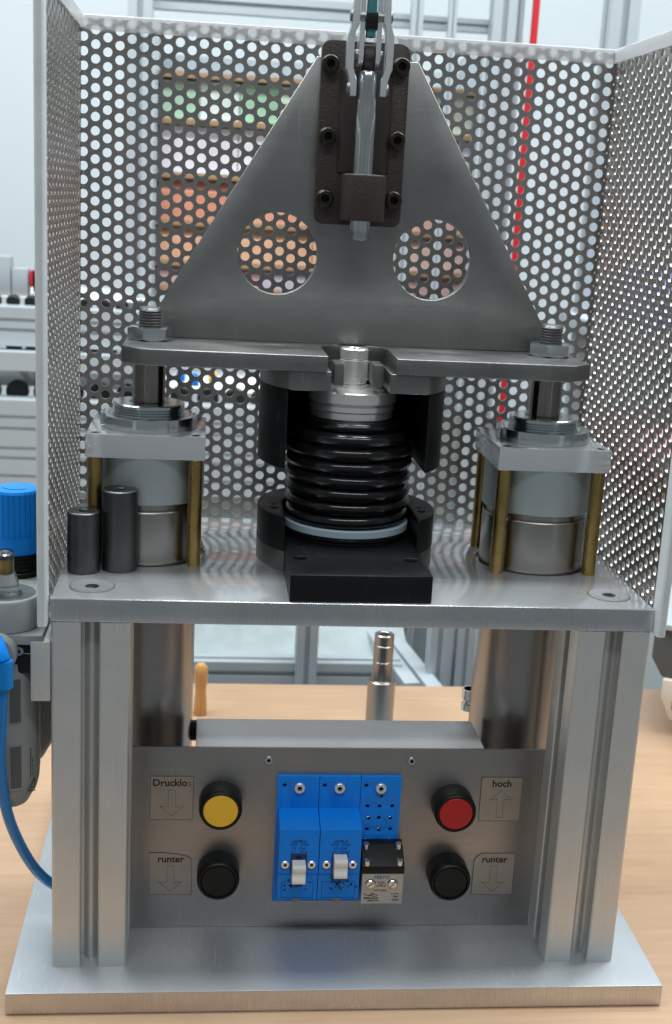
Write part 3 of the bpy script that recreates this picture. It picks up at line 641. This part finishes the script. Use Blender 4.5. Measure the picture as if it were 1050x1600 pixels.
# ================================================================== AIR SERVICE UNIT
t = thing('air_service_unit', 'grey air service unit with blue ribbed knob and two bowls hung beside the left post', 'air regulator', (-181, 70, 118))
KX, KY = -181.8, 95
n = 26; pr = []
def ribbed(r, amp, k, npt): return [(KX + (r + amp * (1 if (i % 4) < 3 else -.9)) * math.cos(2 * PI * i / npt), KY + (r + amp * (1 if (i % 4) < 3 else -.9)) * math.sin(2 * PI * i / npt)) for i in range(npt)]
kb = MB().prism(ribbed(14.3, .32, 26, 104), 272.5, 300, 'xy')
kb.lathe([(14.5, 300), (13.8, 301.6), (12, 302.2), (0, 302.4)], (KX, KY, 0), n=52); kb.lathe([(14.9, 273), (14.9, 263.2), (14.2, 262), (0, 262)], (KX, KY, 0), n=52)
kn = kb.build('pressure_knob', 'blue2', t, ang=25)
line_art([circ(KX, 0, 7, 20, .3, 2.6, True)], .5, 0).bm.free()
ar = MB(); pts = circ(KX, KY, 8.2, 18, 3.5, 5.6, True)
for a, q in zip(pts, pts[1:]):
    d = (Vector(q) - Vector(a)).normalized(); nn = Vector((-d.y, d.x)) * .3; ar.prism([tuple(Vector(a) + nn), tuple(Vector(q) + nn), tuple(Vector(q) - nn), tuple(Vector(a) - nn)], 302.38, 302.5, 'xy')
ar.build('knob_arrow', 'ink_navy', kn, flat=True)
cb = MB(); pr = [(0, 262)]
for k in range(4): pr += [(13.6, 261.2 - k * 2.6), (13.6, 259.6 - k * 2.6), (13.0, 259.2 - k * 2.6), (13.0, 258.9 - k * 2.6)]
pr += [(15.0, 250.9), (15.4, 250.4), (15.4, 247), (0, 247)]
cb.lathe(pr, (KX, KY, 0), n=52).build('knob_collar', 'btn', t)
FX, FY = -181.2, 46
MB().box(-201, -161.2, 68, 121, 231, 247.6, 3, 3).build('regulator_body', 'grey_plastic', t)
MB().lathe([(0, 231), (19.2, 231), (20, 232), (20, 249), (19.3, 250.2), (17.6, 250.6), (17.2, 250.0), (0, 250.0)], (FX, FY, 0), n=72).build('lubricator_head', 'grey_plastic', t)
MB().lathe([(0, 250.5), (17.1, 250.5), (17.1, 250.2)], (FX, FY, 0), n=64).build('head_disc', 'dgrey', t)
dm = MB().lathe([(9.6, 250.6), (9.4, 252.0), (7.8, 253.4), (7.4, 259), (5.6, 263.5), (5.0, 266), (5.0, 275.5), (4.2, 277), (0, 277.3)], (-180.5, FY - 4, 0), n=40).build('sight_dome', 'glass', t)
MB().lathe([(0, 262.5), (2.9, 262.8), (3.1, 263.4), (3.1, 272.2), (0, 272.2)], (-180.5, FY - 4, 0), n=28).build('drip_nozzle', 'brass', dm)
MB().lathe([(4.6, 272.1), (4.9, 272.6), (4.6, 273.1), (3.2, 273.1), (3.2, 272.1)], (-180.5, FY - 4, 0), n=28).build('seal_ring', 'rubber', dm)
MB().lathe([(0, 273.1), (2.6, 273.1), (2.9, 274.4), (1.8, 276.2), (0, 276.6)], (-180.5, FY - 4, 0), n=24).build('adjuster', 'zinc', dm)
MB().box(-203, -157.5, 26, 122, 225.2, 231.2, 1).build('top_bracket', 'grey_plastic', t)
MB().box(-202, -160.5, 30, 120, 206, 225.2, 1.2).build('port_block', 'btn', t)
screw_head(-171.6, 29.9, 220.6, 3.0, 1.8, t, 'zinc')
def bowl(cx, cy, lab, z0=118):
    prof = [(0, z0), (10, z0), (12.0, z0 + .6), (14.6, z0 + 5.4), (17.2, z0 + 10), (18.6, z0 + 16), (19.2, z0 + 24), (19.3, 205), (18.5, 207.5), (18.2, 212)]
    o = MB().lathe(prof, (cx, cy, 0), n=80).build('bowl', 'grey_plastic', t, lab)
    for z1, z2 in ((176, 203.0), (134, 161)):
        for a in (-PI / 2 + .40,):
            w_ = MB(); da = .17; rr = 19.45; k = 8
            A = [(cx + rr * math.cos(a + da * (2 * i / k - 1)), cy + rr * math.sin(a + da * (2 * i / k - 1))) for i in range(k + 1)]
            Bq = [(cx + (rr - 1) * math.cos(a + da * (2 * i / k - 1)), cy + (rr - 1) * math.sin(a + da * (2 * i / k - 1))) for i in range(k + 1)]
            w_.prism(A + Bq[::-1], z1, z2, 'xy'); w_.build('bowl_window', 'dgrey', o)
            fr = MB(); da2 = .2
            for (za, zb, d1, d2) in ((z1 - .7, z1, -da2, da2), (z2, z2 + .7, -da2, da2), (z1 - .7, z2 + .7, -da2, -da), (z1 - .7, z2 + .7, da, da2)):
                k = 6; A = [(cx + 19.62 * math.cos(a + d1 + (d2 - d1) * i / k), cy + 19.62 * math.sin(a + d1 + (d2 - d1) * i / k)) for i in range(k + 1)]
                Bq = [(cx + 19.2 * math.cos(a + d1 + (d2 - d1) * i / k), cy + 19.2 * math.sin(a + d1 + (d2 - d1) * i / k)) for i in range(k + 1)]
                fr.prism(A + Bq[::-1], za, zb, 'xy')
            fr.build('window_frame', 'grey_plastic', o)
    return o
bo = bowl(FX, FY, 'front bowl with two slot windows and a warning triangle'); bowl(KX + 3.2, KY + 4, 'rear bowl mostly hidden by the front one', 122)
# warning triangle and vertical print wrapped on the front bowl
def wrap(mb, cx, cy, a0, r):
    for v in mb.bm.verts:
        a = a0 + v.co.x / r; d = r - v.co.y; v.co = (cx + d * math.cos(a), cy + d * math.sin(a), v.co.z)
    return mb
tr = line_art([[(-3.6, 130.5), (2.2, 128.6), (2.2, 136.6), (-3.6, 130.5)], [(-1.0, 131.2), (1.0, 131.6)]], .55, 0)
wrap(tr, FX, FY, -PI / 2 + .98, 19.4).build('warning_triangle', 'ink', bo, flat=True)
for q, s_ in ((-1.4, 'see instructions before use'), (.6, 'max 16 bar  50 C')):
    r = text(s_, 1.7, 0, 0, 0, None, None, align='LEFT', mx=Matrix.Translation((q, 0, 139)) @ Matrix.Rotation(-PI / 2, 4, 'Y') @ Matrix.Rotation(PI / 2, 4, 'X'))
    wrap(r, FX, FY, -PI / 2 + 1.0, 19.4).build('bowl_print', 'ink_soft', bo, flat=True)
# elbow fitting
b = MB().lathe([(0, 0), (11, 0), (12, 1), (12, 9), (10.5, 10.4), (0, 10.6)], (-183.5, 29.5, 221), 'y', 40)
bmesh.ops.transform(b.bm, matrix=Matrix.Translation((0, 2 * 29.5, 0)) @ Matrix.Diagonal((1, -1, 1, 1)), verts=b.bm.verts[:])
b.build('elbow_fitting', 'grey_plastic', t)
t = thing('air_hose', 'blue air hose dropping from the service unit and curving behind the left post', 'hose', (-178, 20, 100))
def cat(P, k=8):
    P = [Vector(p) for p in P]; out = []
    for i in range(len(P) - 1):
        a, b, c_, d = P[max(i - 1, 0)], P[i], P[i + 1], P[min(i + 2, len(P) - 1)]
        for j in range(k):
            q = j / k; out.append(.5 * ((2 * b) + (c_ - a) * q + (2 * a - 5 * b + 4 * c_ - d) * q * q + (3 * b - a - 3 * c_ + d) * q ** 3))
    return out + [P[-1]]
HP = [(-177.5, 12, 222), (-177.4, 11, 210), (-179.5, 14, 186.1), (-181.6, 22, 150.3), (-179.6, 32, 116.3), (-174.0, 50, 82.8), (-165.7, 68, 54.5), (-154, 82, 36), (-138, 96, 27), (-110, 112, 22)]
MB().tube(cat(HP), 3.35).build('tube', 'hose', t)
MB().tube([(-177.5, 12, 221), (-177.4, 11.3, 213), (-177.5, 11.2, 205.5)], 5.6, 24).build('collar', 'hose', t)
b = MB().tube([(-187, 19, 232), (-184, 15, 231), (-181, 12, 227), (-178.8, 11.8, 221.5)], [5.6, 6.2, 6.0, 5.4], 10); b.build('push_in_fitting', 'blue2', t)

# ================================================================== ON THE BENCH BEHIND
t = thing('steel_spindle', 'stepped bright steel spindle with hexagon socket standing upright behind the cross bar', 'spindle', (88, 330, 0))
b = MB().lathe([(4.6, 119), (4.6, 126.6), (5.4, 127.3), (7.7, 127.3), (8.4, 126.6), (8.4, 118.6), (8.15, 118.4), (8.15, 117.9), (8.5, 117.6), (8.5, 104.2), (8.1, 103.9), (8.1, 103.2), (8.5, 102.9), (8.5, 87), (9, 86.2), (11.2, 86), (12, 85.2), (12, .1), (0, .1)], (88, 330, 0), n=64)
b.lathe([(0, 119), (4.6, 119)], (88, 330, 0), n=6); b.build('spindle_body', 'tube', t)
MB().lathe([(0, 127.35), (4.4, 127.35)], (88, 330, 0), n=6).build('hex_socket', 'hole', t)
t = thing('wooden_handle', 'varnished light wood tool handle standing just behind the left lower tube', 'handle', (-66, 450, 0))
MB().lathe([(0, 0), (6.0, .1), (6.6, 2), (6.0, 14), (5.2, 24), (6.2, 34), (6.8, 42), (6, 48.5), (3.8, 51), (0, 51.6)], (-66.3, 450, 0), n=40).build('grip', 'woodh', t)
t = thing('bench_instrument', 'dark topped cream bench instrument standing on the bench right of the press', 'instrument', (450, 430, 0))
rt = Matrix.Rotation(-.42, 3, 'Z')
def rbox(x0, x1, y0, y1, z0, z1, b, nm, m):
    q = MB().box(x0, x1, y0, y1, z0, z1, b); bmesh.ops.rotate(q.bm, verts=q.bm.verts[:], cent=(372, 420, 0), matrix=rt); return q.build(nm, m, t)
q = MB().prism([(372, 56), (600, 56), (600, 104), (361, 104), (361, 74)], 420, 640, 'xz', 2); bmesh.ops.rotate(q.bm, verts=q.bm.verts[:], cent=(372, 420, 0), matrix=rt); q.build('dark_housing', 'dgrey', t)
rbox(366, 600, 416, 640, 104.2, 110, 1.5, 'top_rim', 'anod_far')
q = MB().prism([(374, 38), (384, 16), (596, 16), (596, 55.8), (374, 55.8)], 414, 640, 'xz', 2); bmesh.ops.rotate(q.bm, verts=q.bm.verts[:], cent=(372, 420, 0), matrix=rt); cr = q.build('cream_base', 'cream', t)
for x in (400, 580):
    for y in (430, 620): rbox(x - 8, x + 8, y - 8, y + 8, .1, 15.9, 2, 'foot', 'btn')
r = text('PS 30', 13, 0, 0, 0, None, None, align='LEFT', mx=Matrix.Translation((384, 413.6, 27)) @ Matrix.Rotation(PI / 2, 4, 'X')); bmesh.ops.rotate(r.bm, verts=r.bm.verts[:], cent=(372, 420, 0), matrix=rt); r.build('lettering', 'redstrip', cr, flat=True)

# ================================================================== WORKSHOP BACKGROUND
def simple(name, label, cat, mb, m, loc, group=None, kind=None):
    global BASE; BASE = Vector(loc); o = mb.build(name, m); o.location = Vector(loc) * S; return props(o, label, cat, group, kind)
def profile_v(x, y, z0, z1, wd=40, m='anod_far'):
    h = wd / 2; g = wd * .12; d = wd * .22
    side = [(-h, -h), (-g, -h), (-g, -h + d), (g, -h + d), (g, -h), (h, -h), (h, -g), (h - d, -g), (h - d, g), (h, g), (h, h), (g, h), (g, h - d), (-g, h - d), (-g, h), (-h, h), (-h, g), (-h + d, g), (-h + d, -g), (-h, -g)]
    return MB().prism([(x + a, y + b) for a, b in side], z0, z1, 'xy')
def profile_h(x0, x1, y, z, wd=40, ht=None):
    h = wd / 2; k = (ht or wd) / 2; g = wd * .12; d = wd * .22
    side = [(-h, -k), (h, -k), (h, k), (g, k), (g, k - d), (-g, k - d), (-g, k), (-h, k), (-h, g), (-h + d, g), (-h + d, -g), (-h, -g)]
    return MB().prism([(y + a, z + b) for a, b in side], x0, x1, 'yz')
# uprights of the far frame
UP = [(-162, 990, 30, 'upright aluminium profile at the left end of the storage shelf'), (168, 905, 14, 'slim aluminium upright nearest right of the toggle clamp'), (211, 905, 10, 'thinnest aluminium upright, between the slim one and the wide one'), (272, 905, 28, 'wide grey aluminium upright left of the red strip'), (294, 925, 14, 'dark grooved aluminium upright touching the red strip'), (417, 905, 36, 'aluminium upright behind the far right corner of the guard')]
for x, y, wd, lab in UP: simple('aluminium_upright', lab, 'upright', profile_v(x, y, -600, 1300, wd), 'anod_far', (x, y, -600), 'aluminium uprights behind the guard')
simple('red_strip', 'red plastic strip running up a background upright', 'strip', MB().box(306.2, 314.2, 896, 902, -200, 1300, .8), 'redstrip', (310, 900, -200))
# rails at the top
simple('aluminium_rail', 'thick grey-green rail above the left half of the guard', 'rail', profile_h(-167, 130, 1010, 712, 22), 'anod_far', (-20, 1010, 700), 'horizontal rails above the guard')
simple('aluminium_rail', 'pale rail crossing above the middle of the guard', 'rail', profile_h(100, 300, 930, 696, 15), 'anod_far', (200, 930, 690), 'horizontal rails above the guard')
# storage shelf with coloured boxes
t = thing('storage_shelf', 'grey storage shelf with brown-edged boards seen through the guard holes', 'shelf', (50, 1060, -600))
SH = [363, 396, 447, 506, 572, 628]
for z in SH: MB().box(-140, 268, 1000, 1150, z - 4.5, z - .3, .6).build('shelf_board', 'anod_far', t); MB().box(-140, 268, 996.5, 999.8, z - 7, z + .8, .5).build('shelf_edge', 'shelf', t)
MB().box(-140, 268, 1126, 1130, 340, 660).build('back_sheet', 'anod_far', t)
for x in (-142.5, 270.5): MB().box(x - 2.4, x + 2.4, 1000, 1150, -600, 680, .5).build('side_panel', 'anod_far', t)
def hexm(nm, c, r=.5): return mat(nm, c, 0, r, blotch=.2, bs=20)
rows = [(628, 0, [], ''), (572, 47.6, [(.42, .62, .45), (.72, .80, .74), (.36, .60, .40), (.58, .74, .55), (.75, .82, .72), (.40, .62, .48), (.70, .78, .62), (.76, .80, .66)], 'green-white carton'),
        (506, 57.6, [(.80, .74, .80), (.82, .78, .82), (.80, .72, .78), (.74, .76, .80)], 'pinkish white carton'),
        (447, 50.6, [(.72, .30, .20), (.74, .36, .24), (.72, .27, .22), (.70, .44, .36)], 'salmon orange bin'),
        (396, 42.6, [(.78, .42, .27), (.80, .46, .30), (.78, .44, .29), (.74, .52, .44)], 'peach orange bin'),
        (363, 24.6, [(.66, .42, .44), (.62, .56, .66), (.66, .44, .42)], 'dusty pink tray')]
ordn = ['leftmost', 'second', 'third', 'fourth', 'fifth', 'sixth', 'seventh', 'rightmost']
for z, h, cols, word in rows:
    n = len(cols); wd = 404 / max(n, 1)
    for i, c_ in enumerate(cols):
        x = -138 + i * wd; pos = 'leftmost' if i == 0 else 'rightmost' if i == n - 1 else ordn[i] + ' from left'
        g = 'storage containers on the shelf'; hh = h - random.uniform(0, .8)
        if 'carton' in word:
            q = MB().box(x + .5, x + wd - .5, 1008, 1120, z - .2, z + hh, 1)
        else:      # open-fronted bin: sloping lip
            q = MB().prism([(1006, z - .2), (1120, z - .2), (1120, z + hh), (1018, z + hh), (1004, z + hh * .72)], x + .5, x + wd - .5, 'yz', 1)
        simple('storage_' + word.split()[-1], f'{word}, {pos} in its row on the storage shelf', word.split()[-1], q, hexm('box_paint', c_), (x + wd / 2, 1060, z), g)
# roller racks (flow rack) at left: beams, wheels, a tray, a bag and connectors
def roller_rack(lab, y, z_top, x0, x1, beam, wheel_r, wheel_x, grooves, tray=None):
    t = thing('roller_rack', lab, 'roller rack', ((x0 + x1) / 2, y, z_top - beam), 'roller racks in the background')
    pr = [(y, z_top - beam), (y, z_top - beam)]
    pts = [(y + 36, z_top - beam), (y + 36, z_top), (y, z_top)]
    for g in grooves: pts += [(y, z_top - g + 2.2), (y + 3, z_top - g + 2.2), (y + 3, z_top - g - 2.2), (y, z_top - g - 2.2)]
    pts += [(y, z_top - beam)]
    MB().prism(pts, x0, x1, 'yz').build('beam', 'anod_far', t, ang=20)
    for x in wheel_x: MB().lathe([(0, 0), (wheel_r - 2, 0), (wheel_r, 1.5), (wheel_r, 12), (wheel_r - 2, 14), (0, 14)], (x, y + 38, z_top + wheel_r * .2 + 2), 'y', 28).build('wheel', 'btn', t)
    if tray: MB().box(x0, x1, y + 60, y + 260, z_top + tray[0], z_top + tray[1], 2).build('slide_bed', 'white', t)
    return t
roller_rack('upper roller rack with small dark wheels along its beam', 870, 338, -480, -150, 46, 8, [-330 + i * 22 for i in range(9)], [15, 27], (6, 8))
roller_rack('middle roller rack with medium wheels behind the guard edge', 850, 287, -480, -120, 22, 10, [-304, -281, -258, -235, -212, -189, -166, -143], [], (-.5, 2))
roller_rack('lower roller rack with large dark wheels and a deep grooved beam', 832, 232, -480, 60, 110, 13.5, [-331, -298, -265, -232, -199, -166, -133, -100, -67, -34, -1, 32], [20, 34, 58, 70, 92], (8, 11))
MB_ = MB(); ico = bmesh.ops.create_icosphere(MB_.bm, subdivisions=4, radius=1)
from mathutils import noise as mn
for v in MB_.bm.verts:
    p = v.co.copy(); d = 1 + .35 * mn.noise(p * 2.2) + .12 * mn.noise(p * 6); v.co = Vector((-281 + p.x * 17 * d, 905 + p.y * 16 * d, 263 + p.z * 20 * d))
simple('plastic_bag', 'crumpled white plastic bag lying on the lower roller rack', 'bag', MB_, 'white', (-281, 905, 245))
for x, wd, h, m, lab in ((-324, 20, 44, 'anod_far', 'tall grey module at the left frame edge on the upper rack'), (-303, 20, 30, 'anod_far', 'ribbed grey module between the tall grey and the black one'), (-268, 13, 31, 'anod_far', 'pale module right of the black connector')):
    simple('rack_module', lab, 'module', MB().box(x - wd / 2, x + wd / 2, 935, 960, 346.2, 350 + h, 1.5), hexm('module_grey', (.34, .37, .38)), (x, 945, 346), 'modules on the upper rack')
t = thing('black_connector', 'black connector with red and white ends among grey modules', 'connector', (-283, 940, 346))
MB().box(-286.5, -276.2, 933, 955, 346.2, 378, 1.2).build('connector_body', 'btn', t)
MB().box(-290.8, -286.8, 934, 954, 358, 378, 1).build('red_end', 'redstrip', t); MB().box(-287.8, -283, 930.5, 932.8, 348, 352, .4).build('white_tab', 'white', t)
# blue and yellow bits between the cylinders
for x, z, m, lab in ((-101, 262, 'blue', 'blue plastic clip on the lower rack, leftmost of three coloured clips'), (-84, 257, 'blue2', 'blue clip in the middle of three coloured clips'), (-62, 262, 'yellow', 'yellow clip on the lower rack behind the crosshead')):
    simple('plastic_clip', lab, 'clip', MB().prism([(x - 5, z - 8), (x + 5, z - 8), (x + 5, z + 5), (x, z + 8), (x - 5, z + 5)], 885, 899, 'xz', 1.5), m, (x, 890, z - 8), 'coloured clips on the rack')
# blue and red parts seen through the right guard sheet
simple('blue_bin', 'blue storage bin seen through the right guard sheet', 'bin', MB().prism([(700, 360), (900, 360), (900, 420), (720, 420), (690, 400)], 430, 560, 'yz', 2), hexm('dull_blue', (.10, .19, .42)), (495, 800, 360))
simple('red_bin', 'red storage bin seen low through the right guard sheet', 'bin', MB().prism([(650, 175), (850, 175), (850, 250), (670, 250), (640, 225)], 410, 540, 'yz', 2), hexm('faded_red', (.50, .20, .20)), (475, 750, 175))
simple('bin_shelf', 'grey shelf carrying the blue bin right of the guard', 'shelf', MB().box(380, 760, 690, 920, 340, 359, 2), 'anod_far', (570, 800, 340))
simple('bin_shelf', 'lower grey shelf carrying the red bin', 'shelf', MB().box(380, 760, 640, 900, 155, 174, 2), 'anod_far', (570, 760, 155))
# machine frame behind the bench
simple('frame_beam', 'horizontal grooved aluminium beam just beyond the back edge of the bench', 'beam', profile_h(-400, 160, 660, -36, 26), 'anod_far', (-120, 660, -49))
simple('back_sheet', 'pale inclined sheet behind the frame beam beyond the bench', 'sheet', MB().prism([(690, -60), (900, 20), (900, 24), (690, -56)], -400, 180, 'yz'), 'grey_paint', (-100, 800, -60))
simple('low_screen', 'grey-green panel low behind the bench', 'screen', MB().box(-400, 420, 905, 915, -300, 220), 'grey_paint', (0, 910, -300))
for x, y, wd, lab in ((50, 648, 24, 'round-edged aluminium leg left of the spindle behind the bench'), (199, 648, 22, 'aluminium leg right of the diagonal rails behind the bench'), (229, 648, 20, 'aluminium leg closest to the right cylinder behind the bench'), (262, 655, 20, 'aluminium leg hidden partly by the right lower tube')):
    simple('frame_leg', lab, 'frame leg', profile_v(x, y, -700, 130, wd), 'anod_far', (x, y, -700), 'legs of the frame behind the bench')
for i, (x0, x1) in enumerate(((110, 152), (132, 178))):
    q = MB().box(-9, 9, 0, 330, -18, 0, 1); a = math.atan2(x0 - x1, 330)
    bmesh.ops.rotate(q.bm, verts=q.bm.verts[:], cent=(0, 0, 0), matrix=Matrix.Rotation(a * -1 + .0, 3, 'Z')); bmesh.ops.translate(q.bm, verts=q.bm.verts[:], vec=(x1 + 12, 600, -26 - i * 4))
    simple('slide_rail', ('left' if i == 0 else 'right') + ' of two slanting slide rails running away behind the spindle', 'rail', q, 'anod_far', (x1, 700, -44), 'slanting rails behind the spindle')
